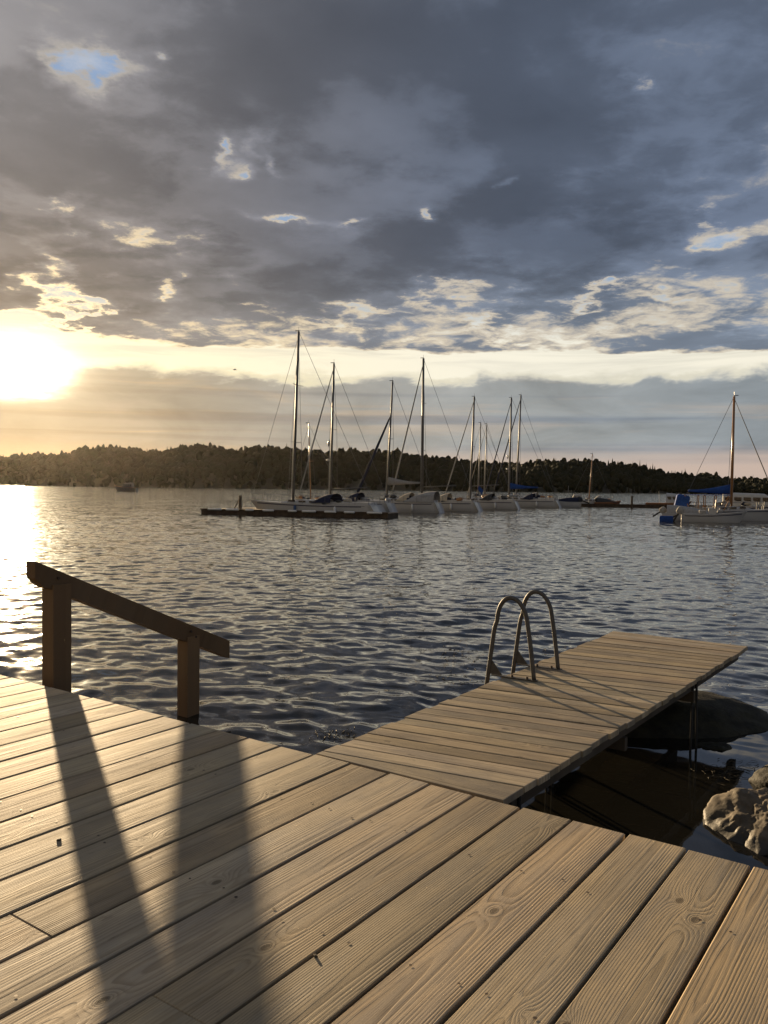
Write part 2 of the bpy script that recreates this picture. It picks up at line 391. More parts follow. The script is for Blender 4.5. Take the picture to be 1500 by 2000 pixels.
def make_water():
    fr = np.concatenate([np.linspace(-180, -46, 30), np.arange(-45, 45.01, .135), np.linspace(46, 180, 30)[:-1]])
    fr = np.unique(fr)[:-1] if abs(fr[-1]-180) < 1e-6 else fr
    fr = np.radians(fr)
    rad = [2.6]
    while rad[-1] < 160: rad.append(rad[-1]*1.0048)
    while rad[-1] < 9000: rad.append(rad[-1]*1.12)
    rad = np.array(rad); na, nr = len(fr), len(rad)
    RR, AA = np.meshgrid(rad, fr, indexing='ij'); xx = RR*np.sin(AA); yy = RR*np.cos(AA)
    sp = np.maximum(RR*.0048*.8, .02); sp = np.where(np.abs(AA) > R(45.5), 9., sp); sp = np.where(RR > 150, 9., sp)
    zz = waves(xx, yy, sp)
    co = np.stack([xx, yy, zz], -1).reshape(-1, 3)
    i = np.arange(nr-1)[:, None]; k = np.arange(na)[None, :]; k2 = (k+1) % na
    q_ = np.stack([i*na+k, (i+1)*na+k, (i+1)*na+k2, i*na+k2], -1).reshape(-1, 4)
    co = np.vstack([co, [[0, 0, 0]]]); c0 = len(co)-1
    tri = np.stack([np.full(na, c0), np.arange(na), (np.arange(na)+1) % na], -1)
    me = bpy.data.meshes.new('water'); nq = len(q_); nt = len(tri)
    me.vertices.add(len(co)); me.vertices.foreach_set('co', co.ravel())
    me.loops.add(nq*4+nt*3); me.loops.foreach_set('vertex_index', np.concatenate([q_.ravel(), tri.ravel()]))
    me.polygons.add(nq+nt)
    me.polygons.foreach_set('loop_start', np.concatenate([np.arange(nq)*4, nq*4+np.arange(nt)*3]))
    me.polygons.foreach_set('use_smooth', np.ones(nq+nt, bool))
    me.update(); me.validate()
    at = me.attributes.new('ripple', 'FLOAT', 'POINT')          # share of small ripples the mesh itself is too coarse for
    lost = np.clip((RR-6)/30., 0, 1)**.8
    rip = (.08+.50*lost)*calm(xx, yy)+.010
    at.data.foreach_set('value', np.append(rip.ravel(), 0).astype(np.float32))
    return me
mw = bpy.data.materials.new('sea_water'); mw.use_nodes = True; t = NT(mw.node_tree); p = t.n['Principled BSDF']
p.inputs['Base Color'].default_value = (.014, .013, .010, 1); t.put(p.inputs['Roughness'], t.smooth(X(t, t.node('ShaderNodeAttribute', attribute_name='ripple').outputs['Fac']), .01, .3, .03, .07)); p.inputs['IOR'].default_value = 1.42
gm = t.node('ShaderNodeNewGeometry'); pos = X(t, gm.outputs['Position']); gx, gy, gz = t.sep(pos)
av = t.node('ShaderNodeAttribute', attribute_name='ripple'); rip = X(t, av.outputs['Fac'])
def slopes(sx, sy, off, det):
    a_, b_, c_ = t.sep(t.noise(t.comb(gx*sx+off, gy*sy, off), 1., det, .55, .2, out=1)); return a_-.5, b_-.5
s1 = slopes(3.2, 4.4, 0., 4); s2 = slopes(.35, .8, 5., 3); s3 = slopes(.02, .05, 9., 3)
patch = t.smooth(s3[0], -.2, .2, .75, 1.2)
sxn = (s1[0]*.75+s2[0]*.25)*rip*patch; syn = (s1[1]*.95+s2[1]*.35)*rip*patch
gn = t.node('ShaderNodeVectorMath', operation='ADD'); t.l.new(gm.outputs['Normal'], gn.inputs[0]); t.put(gn.inputs[1], t.comb(sxn*.95, syn*.95, 0.))
nn_ = t.node('ShaderNodeVectorMath', operation='NORMALIZE'); t.l.new(gn.outputs[0], nn_.inputs[0]); t.l.new(nn_.outputs[0], p.inputs['Normal'])
wm = make_water(); wm.materials.append(mw); water = tag(link('water', wm), kind='structure')

# ------------------------------------------------------------------ sea bed, wooded shore
MB().box((0, 300, -3.2), (5000, 5000, .4)).build('sea_bed', mat('sea_bed_mud', (.05, .045, .03), .9, var=.3, vscale=.3))
tag(bpy.data.objects['sea_bed'], kind='structure')
prof = [(-1500, 905), (-600, 893), (0, 889), (60, 886), (130, 885), (165, 874), (200, 870), (250, 874), (290, 876), (320, 881), (345, 873), (370, 869), (420, 869), (440, 876), (480, 874), (520, 872), (560, 873),
        (600, 878), (640, 881), (680, 877), (740, 880), (780, 880), (800, 887), (835, 890), (862, 895), (880, 893), (900, 896), (924, 901), (966, 903), (1016, 903), (1036, 901), (1078, 898), (1142, 899), (1185, 901),
        (1193, 903), (1242, 908), (1271, 915), (1314, 922), (1328, 926), (1357, 928), (1385, 926), (1400, 929), (1414, 933), (1471, 935), (1500, 938), (2100, 941), (3200, 930)]
pxs = np.array([a for a, b in prof], float); pys = np.array([b for a, b in prof], float)
def shore(px): return 640+90*math.sin(px*.0021+1.)+25*math.sin(px*.011)
def top_h(px):                                                    # height of the tree tops on the ridge
    dist = shore(px)+120; y = np.interp(px, pxs, pys); return max(6., CAMZ+(YH+.0114*(px-750)-y)/F*dist)
def terr(px, tt):                                                 # tt: 0 at the shore, 1 at the ridge
    ht = max(.8, top_h(px)-8.); s_ = min(max(tt, 0), 1)
    return .2+ht*(s_**.62) if tt <= 1 else .2+ht*(1-.5*(tt-1)**2)
def hp(px, tt):
    dd = shore(px)+tt*120; return Vector(((px-750)/F*dd, dd, terr(px, tt)))
cols_ = list(range(-1500, 3200, 20)); rows_ = [-.15, 0, .05, .12, .2, .3, .4, .55, .7, .85, 1, 1.2, 1.5, 2.2]
hb = MB(); hb.grid([[(hp(c_, t_) if t_ >= 0 else Vector(((c_-750)/F*(shore(c_)-12), shore(c_)-12, -1.5))) for t_ in rows_] for c_ in cols_])
hill = tag(hb.build('hill', mat('hill_ground', (.05, .045, .028), .9, var=.4, vscale=.06), smooth=True), kind='structure')
fm = bpy.data.materials.new('woodland_leaves'); fm.use_nodes = True; t = NT(fm.node_tree); p = t.n['Principled BSDF']
gm = t.node('ShaderNodeNewGeometry'); pos = X(t, gm.outputs['Position'])
na_ = t.noise(pos, .05, 4, .6); nb_ = t.noise(pos, .9, 3, .6)
cc = t.mix(t.smooth(na_, .35, .65), (.016, .018, .008), (.026, .025, .011)); cc = t.mix(t.smooth(nb_, .35, .7)*.6, cc, (.010, .011, .005))
t.put(p.inputs['Base Color'], cc); p.inputs['Roughness'].default_value = .8; p.inputs['Specular IOR Level'].default_value = .1
def ico(sub):
    b = MB().blob((0, 0, 0), (1, 1, 1), sub, 0); return np.array([tuple(p_) for p_ in b.v]), np.array(b.f)
def forest(n):
    iv, if_ = ico(2); VS = []; FS = []; off = 0; rs = np.random.RandomState(5)
    for k in range(n):
        px = rs.uniform(-700, 2200) if k % 4 else rs.uniform(-100, 1600)
        tt = (rs.uniform(.0, 1.12), rs.uniform(.8, 1.1), rs.uniform(0., 1.1), rs.uniform(-.015, .3))[k % 4]
        b = hp(px, tt); con = rs.rand() < (.4 if 1180 < px < 1340 else .03); fade = .55+.45*min(1, tt/.3)
        r_ = rs.uniform(2.4, 4.6)*fade; hh = rs.uniform(3.2, 5.4)*fade
        if tt > .85: r_ *= rs.uniform(.6, 1.05); hh *= rs.uniform(.7, 1.25)
        j = 1+rs.uniform(-.2, .2, (len(iv), 1)); pv = iv*j
        if con:
            zt = (pv[:, 2:3]+1)/2; pv = np.hstack([pv[:, :2]*(1.05-zt)*.75, pv[:, 2:3]]); hh *= 1.35; r_ *= .8
        pv = pv*np.array([r_, r_, hh])+np.array([b.x, b.y, b.z+hh*.62])
        VS.append(pv); FS.append(if_+off); off += len(iv)
    VS = np.vstack(VS); FS = np.vstack(FS)
    me = bpy.data.meshes.new('forest'); me.vertices.add(len(VS)); me.vertices.foreach_set('co', VS.ravel())
    me.loops.add(FS.size); me.loops.foreach_set('vertex_index', FS.ravel()); me.polygons.add(len(FS)); me.polygons.foreach_set('loop_start', np.arange(len(FS))*3)
    me.update(); me.materials.append(fm); return me
tag(link('forest', forest(6400)), 'dark green woodland covering the low hills across the water', 'forest', kind='stuff')

# ------------------------------------------------------------------ bathing deck
PITCHW = .2622; GAPW = .015; TH = .045
deck = empty('bathing_deck', EV*1.0+NV*-3.+Vector((0, 0, DECK)), 0, 'wide weathered plank deck filling the foreground beside the water', 'deck')
def child(name, me, parent, loc, rz=0., rx=0., ry=0.):
    o = link(name, me, parent); o.location = Vector(loc)-parent.location; o.rotation_euler = (rx, ry, rz); return o
RZ = math.pi/2-A35
def en(p): v_ = Vector(p); return v_.dot(EV), v_.dot(NV)
splits = {}
for px, py in ((365, 1977), (70, 1810)):
    e_, n_ = en(on_z(px, py, DECK)); splits[math.floor((n_+.676)/PITCHW)] = e_
EB = -2.6; Lp = EDGE-EB
def plank_mesh(L, wdt):
    return MB().prism([(-L/2, -wdt/2), (L/2, -wdt/2), (L/2, wdt/2), (-L/2, wdt/2)], -TH, 0, bev=.004).mesh('deck_plank', M['deck'])
full = plank_mesh(Lp, PITCHW-GAPW)
scr = MB()
for j in range(-32, 9):
    n_ = -.676+(j+.5)*PITCHW; je = rnd.uniform(-.007, .007); jz = rnd.uniform(-.0025, .0015); tw = R(rnd.uniform(-.35, .35))
    segs = [(EB, EDGE)] if j not in splits else [(EB, splits[j]-.0025), (splits[j]+.0025, EDGE)]
    for a, b in segs:
        me = full if len(segs) == 1 else plank_mesh(b-a, PITCHW-GAPW)
        child('plank', me, deck, EV*((a+b)/2+(je if b == EDGE else 0))+NV*(n_+rnd.uniform(-.002, .002))+Vector((0, 0, DECK+jz)), RZ, tw, 0)
    for e0 in (3.05, 2.2, 1.35, .5):
        for s_ in (-.085, .08):
            if rnd.random() < .75:
                c_ = EV*(e0+rnd.uniform(-.03, .03))+NV*(n_+s_+rnd.uniform(-.015, .015))
                r_ = rnd.uniform(.005, .0075); k_ = 7
                ring_ = [(c_.x+r_*math.cos(q_*2*math.pi/k_), c_.y+r_*math.sin(q_*2*math.pi/k_), DECK+jz+.0022+tw*(-s_)) for q_ in range(k_)]
                scr.add(ring_, [tuple(range(k_))])
o = scr.build('screw_heads', M['screw'], deck); o.location = -deck.location; o['kind'] = 'stuff'
for e0 in (3.5, 2.9, 2.2, 1.4, .5, -.5, -1.6):
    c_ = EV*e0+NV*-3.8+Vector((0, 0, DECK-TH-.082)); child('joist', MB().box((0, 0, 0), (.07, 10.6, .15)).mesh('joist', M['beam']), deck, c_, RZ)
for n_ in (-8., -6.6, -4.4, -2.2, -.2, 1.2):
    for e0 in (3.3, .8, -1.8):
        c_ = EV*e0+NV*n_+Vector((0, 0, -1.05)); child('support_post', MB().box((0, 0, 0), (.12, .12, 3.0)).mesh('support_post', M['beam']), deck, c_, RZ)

# ------------------------------------------------------------------ bathing jetty
jet = empty('bathing_jetty', (JL0+JR0)/2, 0, 'narrow wooden jetty with bathing ladder reaching out over the water', 'jetty')
def lerp(a, b, t_): return a+(b-a)*t_
axis = ((JL1+JR1)/2-(JL0+JR0)/2); LJ = axis.length; ax = axis.normalized()
def cross2(p, d_, a, b):                                          # where the line p + s d crosses the line a-b
    e_ = b-a; den = d_.x*e_.y-d_.y*e_.x; s_ = ((a.x-p.x)*e_.y-(a.y-p.y)*e_.x)/den; return Vector((p.x+d_.x*s_, p.y+d_.y*s_, JET))
def gapline(s_):                                                  # s_ metres along the jetty's axis -> ends of that joint
    k = s_/LJ; az_ = 116.6 if k < .55 else 116.6+(126-116.6)*((k-.55)/.45)**1.6
    d_ = Vector((math.sin(R(az_)), math.cos(R(az_)), 0)); p_ = (JL0+JR0)/2+ax*s_
    return cross2(p_, d_, JL0, JL1), cross2(p_, d_, JR0, JR1)
NJ = 34; first = .14
ss = [first+(LJ-first)*i/NJ for i in range(NJ+1)]
lines = [(JL0-ax*.01, JR0-ax*.01)]+[gapline(s_) for s_ in ss]
for i in range(len(lines)-1):
    (a, b), (c, dd) = lines[i], lines[i+1]
    g = .0065; f_ = (b-a).normalized(); up_ = Vector((-f_.y, f_.x, 0))
    if up_.dot(ax) < 0: up_ = -up_
    cj = rnd.uniform(-.012, .012); a2, b2, c2, d2 = a+up_*g, b+up_*g, c-up_*g, dd-up_*g
    a2, b2, c2, d2 = a2+f_*(cj), b2+f_*(cj*.7), c2+f_*(cj), d2+f_*(cj*.7)
    cen = (a2+b2+c2+d2)/4; rz = math.atan2(f_.y, f_.x); Ri = rotz(-rz)
    poly = [Ri@(p_-cen) for p_ in (a2, b2, d2, c2)]
    if i == len(lines)-2 or True:
        ar = sum(poly[k].x*poly[(k+1) % 4].y-poly[(k+1) % 4].x*poly[k].y for k in range(4))
        if ar < 0: poly = poly[::-1]
    me = MB().prism([(p_.x, p_.y) for p_ in poly], -.036, 0, bev=.003).mesh('jetty_plank', M['jetty'])
    child('plank', me, jet, cen+Vector((0, 0, rnd.uniform(-.003, .003))), rz, R(rnd.uniform(-.4, .4)))
def jpt(s_, lat): p_ = lerp(JL0, JR0, lat); return p_+(lerp(JL1, JR1, lat)-p_)*s_
for lat in (.08, .5, .92):
    a, b = jpt(-.0, lat), jpt(.99, lat); dv = b-a
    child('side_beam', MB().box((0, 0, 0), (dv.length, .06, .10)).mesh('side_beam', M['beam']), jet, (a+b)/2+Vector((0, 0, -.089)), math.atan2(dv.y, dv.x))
for s_ in (.035, .36, .675):
    for lat, w_ in (((.95, .0), (.07, .0)) if s_ != .36 else ((.5, .0), (.1, .0))):
        for k in (0, 1):
            p_ = jpt(s_+k*.02, lat)
            tilt = Vector((rnd.uniform(-.02, .02), rnd.uniform(-.02, .02), 0))
            me = MB().tube([Vector((0, 0, -.04)), Vector((0, 0, -.8))+tilt, Vector((0, 0, -2.6))+tilt*2], .011, 8).mesh('jetty_leg', M['black'])
            child('leg', me, jet, p_+Vector((0, 0, 0)))
    a, b = jpt(s_, .04), jpt(s_, .96); dv = b-a
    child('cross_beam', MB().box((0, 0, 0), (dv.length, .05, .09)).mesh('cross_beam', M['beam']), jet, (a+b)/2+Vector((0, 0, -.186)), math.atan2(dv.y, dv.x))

# ------------------------------------------------------------------ bathing ladder
def inplane(px, py, P0, nn):
    r = Vector(ray(px, py)); o_ = Vector((0, 0, CAMZ)); return o_+r*((P0-o_).dot(nn)/r.dot(nn))
lad0 = on_z(1043, 1330, JET); lad1 = on_z(1090, 1308, JET)
lad = empty('bathing_ladder', (lad0+lad1)/2, 0, 'steel bathing ladder with two arched handrails bolted to the jetty edge', 'ladder')
ld = Vector((math.sin(R(120)), math.cos(R(120)), 0)); ln_ = Vector((math.cos(R(120)), -math.sin(R(120)), 0))
hoop = [(0, 0), (-.036, .289), (-.062, .45), (-.075, .52), (-.102, .583), (-.145, .637), (-.200, .660), (-.258, .645), (-.300, .59), (-.322, .52), (-.330, .46), (-.352, .384), (-.381, .166), (-.412, -.075), (-.47, -.5), (-.53, -.95)]
def catmull(P, n):
    o_ = []
    for i in range(len(P)-1):
        p0, p1, p2, p3 = P[max(i-1, 0)], P[i], P[i+1], P[min(i+2, len(P)-1)]
        for k in range(n):
            t_ = k/n; o_.append(tuple(.5*((2*p1[c])+(-p0[c]+p2[c])*t_+(2*p0[c]-5*p1[c]+4*p2[c]-p3[c])*t_*t_+(-p0[c]+3*p1[c]-3*p2[c]+p3[c])*t_**3) for c in range(len(p1))))
    return o_+[tuple(P[-1])]
hp_ = catmull(hoop, 5)
for f0 in (lad0, lad1):
    loc = f0-lad.location
    MB().tube([loc+ld*s_+Vector((0, 0, z_)) for s_, z_ in hp_], .0185, 12).build('handrail', M['steel'], lad, True)
    fb = MB(); rz_ = math.atan2(ld.y, ld.x)
    fb.box(loc+ld*-.17+Vector((0, 0, .0062)), (.40, .045, .007), rotz(rz_)); fb.build('foot_bar', M['steel'], lad)
    gp = MB(); a_, b_, c_ = [loc+ld*s_+Vector((0, 0, z_)) for s_, z_ in ((-.384, .15), (-.398, .012), (-.275, .012))]
    off = ln_*.004; gp.add([a_-off, b_-off, c_-off, a_+off, b_+off, c_+off], [(0, 1, 2), (5, 4, 3), (0, 3, 4, 1), (1, 4, 5, 2), (2, 5, 3, 0)]); gp.build('gusset', M['steel'], lad)
    for s_ in (-.06, -.19):
        MB().tube([loc+ld*s_+Vector((0, 0, .01)), loc+ld*s_+Vector((0, 0, .026))], .011, 6).build('bolt', M['screw'], lad)
for k in range(5):
    z_ = -.12-k*.2; s_ = -.412-(.118)*((-z_-.075)/.875)
    MB().tube([lad0-lad.location+ld*s_+Vector((0, 0, z_)), lad1-lad.location+ld*s_+Vector((0, 0, z_))], .017, 8).build('rung', M['steel'], lad)

# ------------------------------------------------------------------ stairs with sloping handrail
P1 = on_z(111, 1313, DECK)
st = empty('bathing_stairs', P1, 0, 'wooden stairs down from deck edge with sloping brown handrail on two posts', 'stairs')
def rp(px, py): q_ = inplane(px, py, P1, NV); return (q_-P1).dot(EV), q_.z-DECK
ra, rb_, rc = rp(60, 1095), rp(440, 1250), rp(440, 1284); RSL = (ra[1]-rb_[1])/(rb_[0]-ra[0])
def railz(e_): return ra[1]-RSL*(e_-ra[0])                       # top line of the rail above the deck, along EV
RB = rotz(RZ)
sl_ = math.atan(RSL)
for e_, a_, zb in ((.0, .165, -1.6), (rp(368, 1330)[0], .150, -1.6)):
    zt = railz(e_)-.10; MB().box((0, 0, (zt+zb)/2), (a_, a_*.95, zt-zb)).build('post', M['rail'], st).location = EV*e_
    st.children[-1].rotation_euler = (0, 0, RZ)
# the rail itself: a timber with a bevelled upper end and an upright lower end
hgt = rb_[1]-rc[1]; tw_ = .062
e0, e1 = ra[0], rb_[0]
prof_ = [(e0, railz(e0)-hgt*.80), (e0+.07, railz(e0+.07)-hgt-.0), (e1, railz(e1)-hgt), (e1, railz(e1)-.006), (e1-.006, railz(e1-.006)), (e0+.012, railz(e0+.012)), (e0, railz(e0)-.012)]
rb = MB(); n_ = len(prof_)
cm = ((e0+e1)/2, railz((e0+e1)/2)-hgt/2); Mi = Matrix.Rotation(sl_, 2)
def rl(p_, s_):
    q_ = Mi@Vector((p_[0]-cm[0], p_[1]-cm[1])); return (q_.x, s_*tw_, q_.y)
rb.add([rl(p_, -1) for p_ in prof_]+[rl(p_, 1) for p_ in prof_], [tuple(range(n_)), tuple(reversed(range(n_, 2*n_)))]+[((i+1) % n_, i, n_+i, n_+(i+1) % n_) for i in range(n_)])
o = rb.build('handrail', M['rail'], st); o.location = EV*cm[0]+Vector((0, 0, cm[1])); o.rotation_euler = (0, sl_, RZ)
for e_ in (.0, rp(368, 1330)[0]):
    for dz_ in (-.05, -.11):
        o = MB().tube([Vector((0, 0, 0)), NV*.014], .012, 8).build('bolt', M['screw'], st); o.location = EV*(e_+(.03 if dz_ < -.1 else -.03))+NV*.061+Vector((0, 0, railz(e_)+dz_))
for sd in (-.14, -1.24):
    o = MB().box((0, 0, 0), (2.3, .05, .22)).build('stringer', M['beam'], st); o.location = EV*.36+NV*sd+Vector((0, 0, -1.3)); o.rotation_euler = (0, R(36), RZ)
for k in range(5):
    o = MB().box((0, 0, 0), (.24, 1.04, .04), bev=.004).build('tread', M['jetty'], st); o.location = EV*(-.42+k*.27)+NV*-.69+Vector((0, 0, -.6-k*.22)); o.rotation_euler = (0, 0, RZ)

# ------------------------------------------------------------------ rocks and weed
mr = bpy.data.materials.new('shore_granite'); mr.use_nodes = True; t = NT(mr.node_tree); p = t.n['Principled BSDF']
gm = t.node('ShaderNodeNewGeometry'); pos = X(t, gm.outputs['Position']); gx, gy, gz = t.sep(pos)
na_ = t.noise(pos, 9., 7, .62); nb_ = t.noise(pos, 42., 6, .65)
cc = t.mix(t.smooth(na_, .35, .65), (.075, .058, .036), (.135, .104, .066)); cc = t.mix(t.smooth(nb_, .55, .75)*.6, cc, (.05, .04, .028))
wet = t.smooth(gz+na_*.06, .13, .05); cc = t.mix(wet, cc, (.022, .018, .010))
t.put(p.inputs['Base Color'], cc); t.put(p.inputs['Roughness'], t.smooth(wet, 0., 1., .8, .55))
bn = t.node('ShaderNodeBump'); bn.inputs['Strength'].default_value = .8; bn.inputs['Distance'].default_value = .006
t.put(bn.inputs['Height'], na_+nb_*.5); t.l.new(bn.outputs[0], p.inputs['Normal'])
mwet = mat('wet_weedy_rock', (.020, .018, .009), .75, 0, .25, var=.6, vscale=7, bump=.7, bscale=22)
def rock(name, c, size, seed, material, label, sub=5, jag=.16, rz=0., facet=True):
    import bmesh
    b = bmesh.new(); bmesh.ops.create_icosphere(b, subdivisions=sub, radius=1.); S = Vector((seed*5.3, seed*2.9, seed*7.7))
    rs_ = np.random.RandomState(int(seed*10)); PLN = rs_.normal(size=(15, 3)); PLN /= np.linalg.norm(PLN, axis=1)[:, None]; PDI = rs_.uniform(.52, .92, 15)
    for v_ in b.verts:
        p_ = v_.co.copy(); dt_ = PLN@np.array(p_); k0 = min(1.08, float(np.min(np.where(dt_ > .05, PDI/np.maximum(dt_, .05), 9.)))); k = (k0 if facet else 1.)+jag*.5*mnoise.noise(p_*1.1+S)+jag*mnoise.noise(p_*2.6+S)+jag*.45*mnoise.noise(p_*6.+S)+jag*.22*mnoise.noise(p_*15.+S)
        vd = mnoise.voronoi(p_*1.8+S)[0]; k += (vd[1]-vd[0])*jag*.35
        v_.co = Vector((p_.x*size[0], p_.y*size[1], p_.z*size[2]))*k
    me = bpy.data.meshes.new(name); b.to_mesh(me); b.free(); me.materials.append(material); me.polygons.foreach_set('use_smooth', [True]*len(me.polygons))
    o_ = link(name, me); o_.location = c; o_.rotation_euler = (0, 0, rz); return tag(o_, label, 'rock', 'rocks in the shallows beside the jetty')
rock('shore_rock', (2.56, 5.34, .0), (.46, .38, .34), 2.3, mr, 'sunlit jagged boulder near the deck edge with a bright left face', 6, .09, .9)
rock('shore_rock', (3.18, 5.98, -.06), (.58, .40, .29), 4.1, mwet, 'dark shaded boulder just behind the sunlit jagged one', 5, .08, .3)
rock('shore_rock', (2.5, 8.05, -.12), (1.40, .80, .38), 6.6, mwet, 'large dark rounded rock half under the jetty beside its thin legs', 5, .07, 0., False)
rock('shore_rock', (2.88, 7.02, -.035), (.20, .12, .075), 8.2, mwet, 'small flat dark rock barely breaking the surface right of the jetty', 4, .16)
rock('shore_rock', (1.32, 5.02, -.15), (.22, .16, .17), 9.4, mwet, 'low weed covered stone in the water under the jetty edge', 4, .14)
weed = MB()
def fleck(x, y, ln0, wd0, z_=None):
    a_ = rnd.uniform(0, math.pi); c_ = rnd.uniform(-1.2, 1.2); n0 = 4; L_ = []; z0 = float(waves(np.array([x]), np.array([y]))[0])+.004 if z_ is None else z_
    px_, py_ = x, y; pl = []
    for i in range(n0+1):
        pl.append((px_, py_)); px_ += math.cos(a_)*ln0/n0; py_ += math.sin(a_)*ln0/n0; a_ += c_/n0
    rows = []
    for i, (qx, qy) in enumerate(pl):
        w_ = wd0*(.4+.6*math.sin(math.pi*(i+.5)/(n0+1))); zz_ = float(waves(np.array([qx]), np.array([qy]))[0])+.004+rnd.uniform(0, .006)
        nx_, ny_ = -math.sin(a_), math.cos(a_); rows.append([(qx-nx_*w_, qy-ny_*w_, zz_), (qx, qy, zz_+w_*.7), (qx+nx_*w_, qy+ny_*w_, zz_)])
    weed.grid(rows)
def patch_(px, py, sx, sy, n, l0=.05, w0=.004):
    for i in range(n):
        p_ = on_z(rnd.gauss(px, sx), rnd.gauss(py, sy), 0.); fleck(p_.x, p_.y, rnd.uniform(.4, 1.4)*l0, rnd.uniform(.5, 1.5)*w0)
patch_(655, 1438, 22, 7, 70, .05); patch_(900, 1280, 30, 14, 110, .06); patch_(880, 1325, 30, 9, 60, .06); patch_(1420, 1510, 26, 10, 90, .07)
patch_(640, 1230, 200, 45, 46, .10, .004); patch_(820, 1260, 120, 40, 30, .09, .004); patch_(1120, 1270, 60, 20, 30, .06)
tag(weed.build('floating_weed', M['orange']), 'scattered brown weed and straw floating on the water near the jetty', 'weed', kind='stuff')

# ------------------------------------------------------------------ marina: floating piers
PA, PB = on_z(393, 1003, 0.), on_z(757, 1012, 0.)                # front water line of the end pontoon
PD = (PA-PB).normalized(); PN = Vector((PD.y, -PD.x, 0)); PN = PN if PN.y > 0 else -PN
RP = math.atan2(PD.y, PD.x)                                       # boats here lie with their bows along PD
def pontoon(name, a, b, width, label, piles=(), fenders=0, seed=1):
    rr_ = random.Random(seed); dv = b-a; L_ = dv.length; rz = math.atan2(dv.y, dv.x); t_ = empty(name, (a+b)/2, rz, label, 'pier')
    sgn = 1 if (rotz(rz)@Vector((0, 1, 0))).y > 0 else -1; wy = sgn*width/2
    MB().box((0, wy, .10), (L_, width, .40)).build('float_body', M['pontoon'], t_)
    MB().box((0, wy, .335), (L_+.16, width+.12, .06), bev=.01).build('walkway', M['walk'], t_)
    MB().box((0, -sgn*.045, .36), (L_+.1, .08, .10)).build('kerb_beam', M['pontoon'], t_)
    for k in range(fenders):
        x_ = -L_/2+(k+.7+rr_.uniform(-.15, .15))*L_/(fenders+.4); ln0 = rr_.uniform(.7, 1.25)
        MB().tube([(x_-ln0/2, -sgn*.12, .36), (x_-ln0/2+.05, -sgn*.12, .36), (x_+ln0/2-.05, -sgn*.12, .36), (x_+ln0/2, -sgn*.12, .36)], [.04, .085, .085, .04], 8).build('fender', M['fend'], t_, True)
    return t_
end_p = pontoon('end_pontoon', PB, PA, 2.4, 'dark floating end pontoon with white fenders in front of the yachts', fenders=9)
pierA = PA+PN*4.+PD*-3.; pierB = on_z(1102, 989, 0.)+Vector((-9., 4.5, 0))
pontoon('main_pontoon', pierA, pierB, 2.2, 'floating pier running back behind the row of moored yachts', seed=3)
wa, wb = on_z(1095, 989, 0.), on_z(1345, 993, 0.); pontoon('side_pontoon', wa+Vector((-10, -.3, 0)), wb+Vector((10., .5, 0)), 2.0, 'low dark floating walkway joining the yachts to the motor boats', fenders=0, seed=4)
def pile(px, y0, y1, d_, r_, label):
    a = at_depth(px, y1, d_); b = at_depth(px, y0, d_); t_ = empty('mooring_pile', (a.x, d_, 0), 0, label, 'pile', 'mooring piles at the floating piers'); h = b.z
    MB().tube([(0, 0, -2.5), (0, 0, h*.5), (0, 0, h-.05)], r_, 12).build('shaft', M['pile'], t_, True)
    MB().tube([(0, 0, h-.05), (0, 0, h), (0, 0, h+.02)], [r_*1.1, r_*1.1, r_*.7], 12).build('cap', M['pile'], t_)
    return t_
pile(469, 968, 995, 65.2, .13, 'short thick mooring pile standing near the free end of the front pontoon')
pile(1234, 969, 990, 104.6, .14, 'grey mooring pile standing alone on the low side walkway')
# leaning brace beside the first pile
b0 = on_z(462, 997, .3); br = MB().tube([Vector((-.45, 0, 0)), Vector((-.02, 0, .85))], .05, 8).build('brace', M['pile'], [o for o in bpy.data.objects if o.name == 'mooring_pile'][0]); br.location = (0, -.1, .36)

# ------------------------------------------------------------------ boats
def hull_rows(L, B, fb, stern=.72, bowrake=.9, rev=.0, depth=.4, sheer=.25, n=18, pw=.42):
    rows = []
    for i in range(n+1):
        t_ = i/n; s_ = t_
        b = B/2*(stern+(1-stern)*math.sin(min(s_/pw, 1)*math.pi/2)) if s_ < pw else B/2*max(.012, math.cos((s_-pw)/(1-pw)*math.pi/2)**.72)
        zs = fb*(1+sheer*((s_-.3)**2)/.49*(1 if s_ > .3 else .25)); row = []
        for (yy_, zz_) in ((0, -depth*(1-.7*t_**3)), (.55, -depth*.75*(1-.7*t_**3)), (.86, -.12), (.94, .06), (.985, zs*.5), (1., zs)):
            zr = max(0, zz_)/zs
            x_ = -L/2+s_*(L-bowrake)+bowrake*(zr if zz_ > 0 else 0)*t_**6-rev*(1-zr)*0+(rev*zr if i == 0 else rev*zr*max(0, 1-s_*6))
            bb = b*yy_ if t_ < .97 else b*yy_*(.4+.6*zr)
            row.append(Vector((x_, bb, zz_)))
        rows.append(row)
    return rows
def add_hull(par, rows, m_hull, m_deck, stripe=None, deck_in=.0):
    h = MB(); full_ = [[Vector((p_.x, -p_.y, p_.z)) for p_ in reversed(r_)]+r_[1:] for r_ in rows]
    h.grid(full_); n = len(full_[0]); h.f.append(tuple(range(n)))
    hu = h.build('hull', m_hull, par, True)
    dk = MB(); dk.grid([[Vector((r_[-1].x, -r_[-1].y*.97, r_[-1].z-.02)), Vector((r_[-1].x, 0, r_[-1].z+.02)), Vector((r_[-1].x, r_[-1].y*.97, r_[-1].z-.02))] for r_ in rows]); dk.build('deck', m_deck, par)
    if stripe:
        for sgn in (-1, 1):
            sb = MB(); sb.grid([[Vector((r_[5].x, sgn*(r_[5].y*.995+.012), r_[5].z*.90)), Vector((r_[5].x, sgn*(r_[5].y*.993+.013), r_[5].z*.80))] for r_ in rows[1:-1]]); sb.build('hull_stripe', stripe, hu)
    return hu
